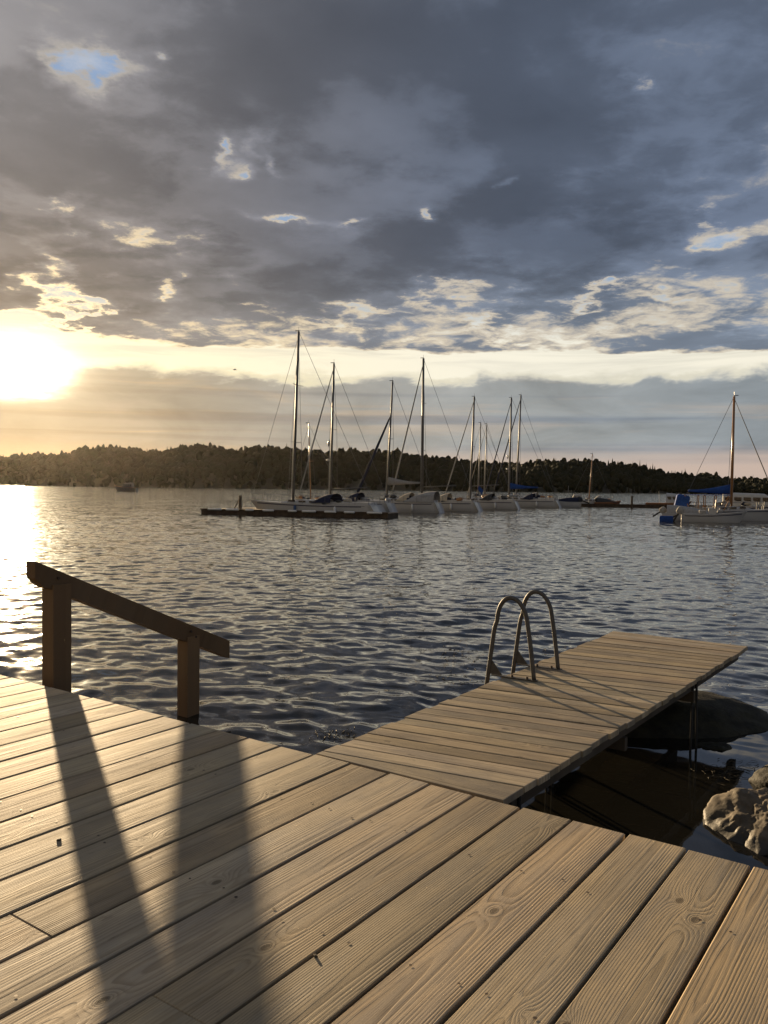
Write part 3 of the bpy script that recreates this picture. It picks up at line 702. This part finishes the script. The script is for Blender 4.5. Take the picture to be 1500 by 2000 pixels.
def zat(rows, x_):
    for a, b in zip(rows, rows[1:]):
        if a[-1].x <= x_ <= b[-1].x: k = (x_-a[-1].x)/max(1e-6, b[-1].x-a[-1].x); return a[-1].z+(b[-1].z-a[-1].z)*k, a[-1].y+(b[-1].y-a[-1].y)*k
    return rows[-1][-1].z, rows[-1][-1].y
def rounded_cabin(x0, x1, w0, w1, z0, h0, h1, n=8):
    rows = []
    for i in range(n+1):
        k = i/n; x_ = x0+(x1-x0)*k; w_ = w0+(w1-w0)*k; h = (h0+(h1-h0)*k)*min(1, 1.0 if k < .8 else 1-(k-.8)/.2*.85)
        rows.append([Vector((x_, -w_, z0)), Vector((x_, -w_*.9, z0+h*.75)), Vector((x_, -w_*.6, z0+h)), Vector((x_, 0, z0+h*1.06)), Vector((x_, w_*.6, z0+h)), Vector((x_, w_*.9, z0+h*.75)), Vector((x_, w_, z0))])
    return rows
def hood(par, name, x0, x1, w_, z0, h, m_, n=6):                   # arched canvas hood, high at x0 (aft), sloping down to x1 (forward)
    rows = []
    for i in range(n+1):
        k = i/n; x_ = x0+(x1-x0)*k; hh = h*(1-k**2.2*.92)
        rows.append([Vector((x_, -w_*math.cos(a_)*(1 if abs(math.cos(a_)) > .99 else .97), z0+hh*math.sin(a_)**.6)) for a_ in [math.pi*j/8 for j in range(9)]])
    return MB().grid(rows).build(name, m_, par, True)
def sailboat(name, mx, my, d_, topx, topy, L, label, bow=1, mfrac=.36, fb=.95, B=None, hullm='white', hoodm=None, cover=None, boomz=1.35, boomL=None, furl=.05, furlm='beige', stripe='stripe', radar=False, mastm='alu', mr_=.075, spreaders=1, boom=True, forestay_top=.97, lying=None, group='sailing yachts moored along the floating piers', flag=False, cabin=True, details=True):
    B = B or L*.31; dirv = PD*bow if lying is None else lying; rz = math.atan2(dirv.y, dirv.x)
    base = at_depth(mx, my, d_); base.z = 0; xm = L/2-mfrac*L
    org = base-rotz(rz)@Vector((xm, 0, 0)); t_ = empty(name, org, rz, label, 'sailboat', group)
    rows = hull_rows(L, B, fb, stern=.74, bowrake=L*.085, rev=L*.045); hu = add_hull(t_, rows, M[hullm], M['white'] if hullm != 'wood_boat' else M['teak'], M[stripe] if stripe else None)
    zm, _ = zat(rows, xm)
    if cabin:
        cr = rounded_cabin(-L*.10, L*.27, B*.34, B*.17, zat(rows, 0)[0]-.03, .38, .2); cb = MB().grid(cr).build('cabin_trunk', M['white'] if hullm != 'wood_boat' else M['wood_boat'], t_, True)
        for sgn in (-1, 1):
            for k in range(3):
                x_ = -L*.06+k*L*.085; w_ = B*.34+(B*.17-B*.34)*((x_+L*.1)/(L*.37))
                MB().box((x_+L*.03, sgn*(w_*.955+.015), zat(rows, x_)[0]+.17), (L*.055, .03, .13), rotz(-sgn*.1)).build('cabin_window', M['window'], cb)
        ck = MB(); ck.box((-L*.28, 0, zat(rows, -L*.28)[0]+.10), (L*.30, B*.56, .20)); ck.build('cockpit_coaming', M['white'], t_)
    if hoodm:
        hd = hood(t_, 'spray_hood', -L*.165, -L*.02, B*.36, zat(rows, 0)[0]+.1, .72, M[hoodm])
    # mast: foot at deck, head where the photograph shows it, with its rake
    tp = at_depth(topx, topy, d_); tl = rotz(-rz)@(Vector((tp.x, tp.y, 0))-org); tl = Vector((tl.x, 0, tp.z)); ft = Vector((xm, 0, zm))
    ma = MB().tube([ft, ft+(tl-ft)*.5, tl], [mr_*1.2, mr_*1.2, mr_], 10).build('mast', M[mastm], t_, True)
    H = tl.z-ft.z
    if details:
        MB().tube([tl, tl+Vector((.0, 0, .35))], .012, 5).build('masthead_aerial', M['wire'], ma)
        MB().box(tl+Vector((.12, 0, .06)), (.35, .05, .05)).build('wind_vane', M['black'], ma)
        for k in range(spreaders):
            zc = ft+(tl-ft)*((k+1)/(spreaders+1)+.02)
            for sgn in (-1, 1): MB().tube([zc, zc+Vector((-.12, sgn*B*.26, .04))], .022, 6).build('spreader', M[mastm], ma)
    w_ = .015
    for sgn in (-1, 1):
        sp = ft+(tl-ft)*(1/(spreaders+1)+.02)+Vector((-.12, sgn*B*.26, .04)); zb = zat(rows, xm-.2)
        MB().tube([Vector((xm-.2, sgn*zb[1]*.93, zb[0])), sp, ft+(tl-ft)*.97], w_, 4).build('shroud', M['wire'], t_)
    bowp = Vector((rows[-1][-1].x-.1, 0, rows[-1][-1].z)); ftop = ft+(tl-ft)*forestay_top
    if furl > 0: MB().tube([bowp, bowp+(ftop-bowp)*.06, bowp+(ftop-bowp)*.1, bowp+(ftop-bowp)*.55, bowp+(ftop-bowp)*.93, ftop], [.025, .03, furl*1.5, furl*1.3, furl*.8, .02], 8).build('furled_headsail', M[furlm], t_, True)
    else: MB().tube([bowp, ftop], w_, 4).build('forestay', M['wire'], t_)
    sternp = Vector((rows[0][-1].x+.1, 0, rows[0][-1].z)); MB().tube([sternp, tl], w_, 4).build('backstay', M['wire'], t_)
    if boom:
        bl = boomL or L*.36; b0_ = Vector((xm-.1, 0, zm+boomz)); b1 = b0_+Vector((-bl, 0, .18))
        bo = MB().tube([b0_, b1], .055, 8).build('boom', M[mastm], t_, True)
        if cover:
            rws = []
            for k in range(9):
                q_ = k/8; c_ = b0_+(b1-b0_)*q_; hgt_ = .62*(1-q_)**1.6+.16; wd = .13*(1-q_*.4)
                rws.append([c_+Vector((0, wd*math.cos(a_), -.08+hgt_*.5+hgt_*.5*math.sin(a_))) for a_ in [2*math.pi*j/8 for j in range(8)]])
            rws = [[sum(rws[0], Vector())/8]*8]+rws+[[sum(rws[-1], Vector())/8]*8]
            MB().grid(rws, True).build('sail_cover', M[cover], bo, True)
    if details:
        zb = rows[-1][-1].z; xb = rows[-1][-1].x
        pu = MB()
        for sgn in (-1, 1):
            z1, y1 = zat(rows, xb-1.2); pu.tube([Vector((xb-1.3, sgn*y1*.85, z1)), Vector((xb-1.25, sgn*y1*.85, z1+.55)), Vector((xb-.3, sgn*.12, zb+.58)), Vector((xb, 0, zb+.6))], .016, 5)
            pu.tube([Vector((xb-.45, sgn*.22, zb-.02)), Vector((xb-.3, sgn*.12, zb+.58))], .016, 5)
        pu.build('pulpit', M['alu'], t_)
        pr = MB(); xs = rows[0][-1].x
        for sgn in (-1, 1):
            z1, y1 = zat(rows, xs+.3); pr.tube([Vector((xs+1.2, sgn*y1, z1)), Vector((xs+1.2, sgn*y1*.97, z1+.58)), Vector((xs+.15, sgn*y1*.9, z1+.6)), Vector((xs+.1, sgn*.35, z1+.6))], .016, 5); pr.tube([Vector((xs+.15, sgn*y1*.9, z1)), Vector((xs+.15, sgn*y1*.9, z1+.6))], .016, 5)
        pr.build('stern_rail', M['alu'], t_)
        for sgn in (-1, 1):
            for k in range(5):
                x_ = xs+1.6+k*(L-3.6)/4; z1, y1 = zat(rows, x_); MB().tube([Vector((x_, sgn*y1*.96, z1-.02)), Vector((x_, sgn*y1*.96, z1+.58))], .013, 5).build('stanchion', M['alu'], t_)
            MB().tube([Vector((xs+1.2+k*(L-2.7)/8, sgn*zat(rows, xs+1.2+k*(L-2.7)/8)[1]*.96, zat(rows, xs+1.2+k*(L-2.7)/8)[0]+.57)) for k in range(9)], .007, 4).build('guard_wire', M['wire'], t_)
        for sgn in (-1, 1):
            for k in range(2):
                x_ = -L*.22+k*L*.3; z1, y1 = zat(rows, x_); MB().tube([Vector((x_, sgn*(y1+.10), z1*.15)), Vector((x_, sgn*(y1+.11), z1*.25)), Vector((x_, sgn*(y1+.11), z1*.75)), Vector((x_, sgn*(y1+.1), z1*.85))], [.03, .11, .11, .03], 8).build('fender', M['float'] if k else M['fend'], t_, True)
    if details and cabin:
        gr = random.Random(label)
        for k in range(9):
            x_ = gr.uniform(-L*.42, L*.30); z1, y1 = zat(rows, x_); s_ = gr.uniform(.12, .34)
            MB().blob((x_, gr.uniform(-.6, .6)*y1, z1+(.36 if -L*.1 < x_ < L*.22 else .2)+s_*.3), (s_*1.1, s_*.7, s_*.55), 2, .2, k).build(('deck_hatch', 'coiled_rope', 'winch', 'cushion')[k % 4], M[gr.choice(('black', 'white', 'navy', 'beige', 'varnish', 'white', 'grey'))], t_, True)
        MB().tube([ft+Vector((.1, .12, .1)), ft+(tl-ft)*.6+Vector((.1, .1, 0))], .02, 5).build('halyard', M['white'], ma)
    if radar:
        for k, s_ in ((.42, (.2, .2, .55)), (.30, (.34, .34, .22))):
            c_ = ft+(tl-ft)*k+Vector((.28, 0, 0)); MB().blob(c_, (s_[0]/2, s_[1]/2, s_[2]/2), 2, 0).build('radar_dome' if k < .4 else 'radar_reflector', M['white'], ma, True)
    if flag:
        c_ = sternp+Vector((.1, -.4, .5)); fl = MB().tube([c_, c_+Vector((-.25, 0, 1.2))], .015, 5).build('flag_staff', M['varnish'], t_); MB().grid([[c_+Vector((-.25-k*.12, .03*math.sin(k*2.), 1.15-k*.13)), c_+Vector((-.17-k*.1, .03*math.sin(k*2.), .75-k*.14))] for k in range(5)]).build('flag', M['blue'], fl)
    return t_, rows
sailboat('sailing_yacht', 572, 985, 65., 585, 648, 11.3, 'long sleek white yacht behind the end pontoon, tallest mast of all', mfrac=.335, fb=.84, hoodm='navy', boom=False, furl=0, mr_=.09, spreaders=2)
sailboat('sailing_yacht', 645, 985, 69., 653, 710, 8.8, 'white yacht with radar on its mast and bare boom, second from the left', mfrac=.35, fb=.92, hoodm='navy', furl=.045, furlm='grey', radar=True, boomz=1.0, mr_=.08)
t_, rows = sailboat('sailing_yacht', 755, 985, 74.5, 768, 745, 8.4, 'white yacht with thick furled headsail and a beige cockpit tent', mfrac=.38, fb=.9, hoodm='beige', cover='grey', furl=.10, furlm='navy', boomz=1.5, forestay_top=.72, mr_=.07)
hood(t_, 'cockpit_tent', -3.7, -.9, 1.1, .95, .95, M['grey'])
sailboat('sailing_yacht', 824, 985, 80.5, 827, 700, 9.2, 'white yacht with tall thick mast and bare pale boom in mid row', mfrac=.36, fb=.86, hoodm='beige', furl=.055, furlm='grey', boomz=1.35, mr_=.105, spreaders=2, flag=True)
sailboat('sailing_yacht', 918, 985, 89., 927, 775, 8.4, 'white yacht with a pale boom and black spray hood next to last', mfrac=.36, fb=.86, hoodm='black', furl=.045, furlm='grey', boomz=1.5, mr_=.085)
sailboat('sailing_yacht', 994, 985, 100., 999, 777, 9.4, 'white yacht with blue boom cover and a radar reflector at the row end', mfrac=.34, fb=.84, hoodm='navy', cover='blue', furl=.05, furlm='navy', radar=True, boomz=1.3, mr_=.09)
sailboat('sailing_yacht', 1008, 985, 105., 1018, 772, 8.8, 'white yacht behind the blue boom cover, its mast leaning farthest right', mfrac=.36, fb=.95, furl=.06, furlm='navy', boomz=1.2, mr_=.085, hoodm='grey')
sailboat('small_sailboat', 934, 985, 110., 939, 826, 6.8, 'small sailboat hidden in the row, left of two short slim masts', mfrac=.38, fb=.8, furl=0, mr_=.06, boom=False, stripe=None)
sailboat('small_sailboat', 946, 985, 112.5, 951, 828, 6.8, 'small sailboat hidden in the row, right of two short slim masts', mfrac=.38, fb=.8, furl=.03, mr_=.06, boom=False, stripe=None)
sailboat('small_sailboat', 607, 985, 77., 602, 827, 6.4, 'small wooden masted boat behind the two front yachts', mfrac=.4, fb=.7, furl=0, mr_=.045, mastm='varnish', boom=False, stripe=None)
sailboat('small_sailboat', 1150, 985, 112., 1157, 887, 6.2, 'open boat with one thin wooden mast and no rigging beyond the walkway', mfrac=.42, fb=.6, furl=0, mr_=.05, mastm='varnish', boom=False, stripe=None, hoodm='grey', lying=Vector((-1, .1, 0)))
sailboat('wooden_sailboat', 1428, 985, 62.5, 1434, 774, 7.6, 'sailboat with varnished mast, royal blue boom cover and blue cockpit canopy', mfrac=.46, fb=.75, lying=Vector((.95, -.3, 0)), furl=.028, furlm='grey', mastm='varnish', mr_=.085, cover='blue', boomz=1.25, boomL=3.0, stripe='stripe', forestay_top=.985)
kb = [o for o in bpy.data.objects if o.name.startswith('wooden_sailboat')][0]
fr_ = MB()
for x_, ln0 in ((-2.7, -.35), (-2.1, .05), (-1.6, 0.), (-.9, .1), (-.3, .5)):
    fr_.tube([Vector((x_, -.95, .7)), Vector((x_+ln0, -.9, 1.85)), Vector((x_+ln0, .9, 1.85)), Vector((x_, .95, .7))], .035, 5)
fr_.build('canopy_frame', M['varnish'], kb)
MB().grid([[Vector((x_, y_, 1.87+.06*math.cos(y_*1.6))) for y_ in (-.9, -.45, 0, .45, .9)] for x_ in (-3.0, -2.2, -1.4, -.6, .2)]).build('canopy_roof', M['blue'], kb)
MB().box((-3.2, 0, 1.42), (.95, 1.9, .95), Matrix.Rotation(R(12), 3, 'Y'), bev=.12).build('rear_canopy', M['blue'], kb)

def outboard(par, x_, z_, s_, m_, tilt):
    c_ = Vector((x_, 0, z_)); Rm = Matrix.Rotation(tilt, 3, 'Y'); ob = MB()
    rws = [[c_+Rm@Vector((-.05+dx_*s_, w_*math.cos(a_)*s_, zz_*s_+l_*math.sin(a_)*s_*0)) if 0 else c_+Rm@Vector((-.18*s_+l_*math.cos(a_)*s_, w_*math.sin(a_)*s_, zz_*s_)) for a_ in [2*math.pi*j/10 for j in range(10)]] for (zz_, l_, w_, dx_) in ((.0, .16, .10, 0), (.08, .30, .19, 0), (.35, .33, .21, 0), (.55, .28, .18, 0), (.62, .12, .08, 0))]
    e_ = ob.grid(rws, True).build('outboard_cowl', m_, par, True)
    lg = MB(); lg.box(c_+Rm@Vector((-.2*s_, 0, -.38*s_)), (.15*s_, .10*s_, .8*s_), Rm); lg.box(c_+Rm@Vector((-.3*s_, 0, -.62*s_)), (.36*s_, .18*s_, .03*s_), Rm); lg.build('outboard_leg', M['black'], e_)
    pr = MB()
    for k in range(3): pr.box(c_+Rm@Vector((-.42*s_, .09*s_*math.cos(k*2.1), -.75*s_+.09*s_*math.sin(k*2.1))), (.03*s_, .10*s_, .05*s_), Rm@Matrix.Rotation(k*2.1, 3, 'X'))
    pr.build('propeller', M['alu'], e_)
def motorboat(name, px, py, d_, L, label, lying=Vector((1, 0, 0)), fb=.55, B=None, hullm='white', ob=None, console=False, cabin=None, screen=False, rail=False, coverm=None, stripe=None, group='motor boats moored at the marina', poles=0, bag=False):
    B = B or L*.36; rz = math.atan2(lying.y, lying.x); c_ = at_depth(px, py, d_); t_ = empty(name, (c_.x, d_, 0), rz, label, 'motor boat', group)
    rows = hull_rows(L, B, fb, stern=.88, bowrake=L*.11, rev=0, depth=.22, sheer=.5, pw=.5); hu = add_hull(t_, rows, M[hullm], M['cream' if hullm == 'white' else 'teak'], M[stripe] if stripe else None)
    for sgn in (-1, 1): MB().tube([Vector((r_[-1].x, sgn*r_[-1].y, r_[-1].z+.01)) for r_ in rows], .032, 6).build('gunwale', M['white'] if hullm == 'white' else M['varnish'], hu)
    z0 = zat(rows, 0)[0]
    if ob: outboard(t_, -L/2-.05, fb*.95, ob[1], M[ob[0]], ob[2])
    if bag:
        MB().box((-L/2-.62, 0, .30), (.95, .10, .12), Matrix.Rotation(R(-24), 3, 'Y')).build('tilted_leg', M['black'], t_)
        MB().box((-L/2-1.0, 0, .20), (.92, .34, .40), bev=.05).build('propeller_bag', M['blue'], t_)
    if console:
        MB().box((-.1, 0, z0+.2), (.5, .6, .5), bev=.03).build('console', M['white'], t_); MB().grid([[Vector((.12, y_, z0+.42)), Vector((-.08, y_*.8, z0+.78))] for y_ in (-.33, -.1, .1, .33)]).build('windscreen', M['window'], t_)
        MB().box((-.75, 0, z0+.12), (.45, .8, .34), bev=.04).build('seat', M['grey'], t_)
    if cabin:
        x0, x1, hh, cm_ = cabin; cb = MB().grid(rounded_cabin(x0, x1, B*.4, B*.28, z0-.02, hh, hh*.9)).build('wheelhouse', M[cm_], t_, True)
        bk = MB(); r_ = rounded_cabin(x0, x1, B*.4, B*.28, z0-.02, hh, hh*.9)[0]; bk.add(r_, [tuple(range(len(r_)))]); bk.build('rear_bulkhead', M[cm_], cb)
        nw = max(2, int((x1-x0)/.75))
        for sgn in (-1, 1):
            for k in range(nw):
                xx_ = x0+(x1-x0)*(k+.5)/nw*.85+.05; w_ = B*.4+(B*.28-B*.4)*((xx_-x0)/(x1-x0)); MB().box((xx_, sgn*(w_*.93+.012), z0+hh*.52), ((x1-x0)/nw*.66, .03, hh*.3)).build('cabin_window', M['window'], cb)
    if screen:
        for sgn in (-1, 1): MB().grid([[Vector((.2+k*.25, sgn*(B*.36-k*.16), z0)), Vector((-.05+k*.2, sgn*(B*.33-k*.15), z0+.5))] for k in range(4)]).build('windscreen', M['window'], t_)
    if coverm: hood(t_, 'canvas_cover', -L*.42, L*.34, B*.43, z0-.02, .62, M[coverm])
    if rail:
        pr = MB()
        for sgn in (-1, 1): pr.tube([Vector((x_, sgn*zat(rows, x_)[1]*.92, zat(rows, x_)[0]+(.0 if i_ == 0 else .42))) for i_, x_ in enumerate((L*.05, L*.08, L*.25, L*.38, L*.47))], .014, 5)
        pr.build('bow_rail', M['alu'], t_)
    for k in range(poles):
        MB().tube([Vector((-L*.2+k*.35, .1, z0)), Vector((-L*.22+k*.35, .1, z0+1.5+.5*k))], .02, 5).build('aerial', M['white'], t_)
    return t_
motorboat('open_motorboat', 1394, 1012, 57.9, 4.3, 'open white motorboat in front, its tilted outboard under a blue cover', lying=Vector((.95, -.32, 0)), fb=.52, ob=('grey', .85, R(30)), bag=True, console=True, rail=True, stripe='stripe')
motorboat('covered_motorboat', 1352, 1000, 60.6, 4.2, 'small motorboat under grey canvas just behind the open white one', lying=Vector((.94, -.34, 0)), fb=.5, ob=('grey', .8, R(55)), coverm='grey')
motorboat('cabin_cruiser', 1478, 985, 68., 7.6, 'white cabin cruiser with grey window panels at the right picture edge', lying=Vector((.93, -.36, 0)), fb=.95, cabin=(-2.6, 1.6, 1.05, 'cream'), rail=True, stripe='stripe')
motorboat('work_boat', 1306, 985, 106., 5.6, 'brown wooden boat with small pale wheelhouse beyond the walkway', lying=Vector((.93, -.37, 0)), fb=.55, hullm='wood_boat', cabin=(-.3, 1.2, 1.25, 'white'), coverm=None, poles=1)
motorboat('dark_dinghy', 1186, 985, 110., 3.6, 'low dark wooden dinghy with stowed gear beyond the walkway', lying=Vector((1, -.05, 0)), fb=.5, hullm='wood_boat', coverm='black')
motorboat('launch', 1128, 985, 111., 4.6, 'pale launch with a small wheelhouse left of the thin wooden mast', lying=Vector((-1, .1, 0)), fb=.6, cabin=(-.4, .8, .95, 'grey'), screen=False)
motorboat('harbour_boat', 1100, 985, 104., 4.4, 'motorboat with mast lights and black outboard at the end of the yacht row', lying=Vector((-.95, .2, 0)), fb=.6, ob=('black', 1.2, R(70)), poles=2, coverm='navy')
motorboat('passing_motorboat', 246, 958, 251., 7.2, 'small cabin motorboat under way far out near the wooded shore', lying=Vector((-1, .1, 0)), fb=1.15, cabin=(-2.2, 1.1, 1.45, 'dark_hull'), hullm='dark_hull', group='boats under way')
def gull(px, py, d_):
    c_ = at_depth(px, py, d_); t_ = empty('gull', c_, R(20), 'tiny gull gliding in the bright band of sky', 'bird')
    MB().blob((0, 0, 0), (.24, .06, .06), 2, .05).build('body', M['grey'], t_, True)
    for s_ in (-1, 1): MB().grid([[Vector((.08-.03*k, s_*.13*k, .03*k*(2.2-.5*k))), Vector((-.08-.03*k, s_*.13*k, .03*k*(2.2-.5*k)))] for k in range(5)]).build('wing', M['grey'], t_)
gull(459, 722, 110.)

for (px, py, L_, a_, lab) in ((115, 1641, .022, .6, 'tiny dark bark chip lying on the sunlit left planks'), (616, 1868, .018, 2.2, 'tiny grey splinter beside a plank joint in mid deck')):
    p_ = on_z(px, py, DECK); chip = MB(); chip.prism([(-L_/2, -.004), (L_*.3, -.006), (L_/2, .003), (-L_*.2, .006)], 0, .008, bev=.002)
    tag(chip.build('bark_chip', M['beam']), lab, 'bark chip', 'bits of bark on the deck').location = p_+Vector((0, 0, -.002)); bpy.context.scene.collection.objects[-1].rotation_euler = (0, 0, a_)

# ------------------------------------------------------------------ sea haze
hzm = bpy.data.materials.new('sea_haze'); hzm.use_nodes = True; t = NT(hzm.node_tree); t.n.clear()
o_ = t.node('ShaderNodeOutputMaterial'); pv = t.node('ShaderNodeVolumePrincipled'); t.l.new(pv.outputs[0], o_.inputs['Volume'])
pv.inputs['Color'].default_value = (.97, .88, .74, 1); pv.inputs['Density'].default_value = .000006; pv.inputs['Anisotropy'].default_value = .84
o = MB().box((0, 450, 28), (5200, 2600, 64)).build('haze', hzm); tag(o, 'thin evening haze over the bay', 'haze', kind='stuff')
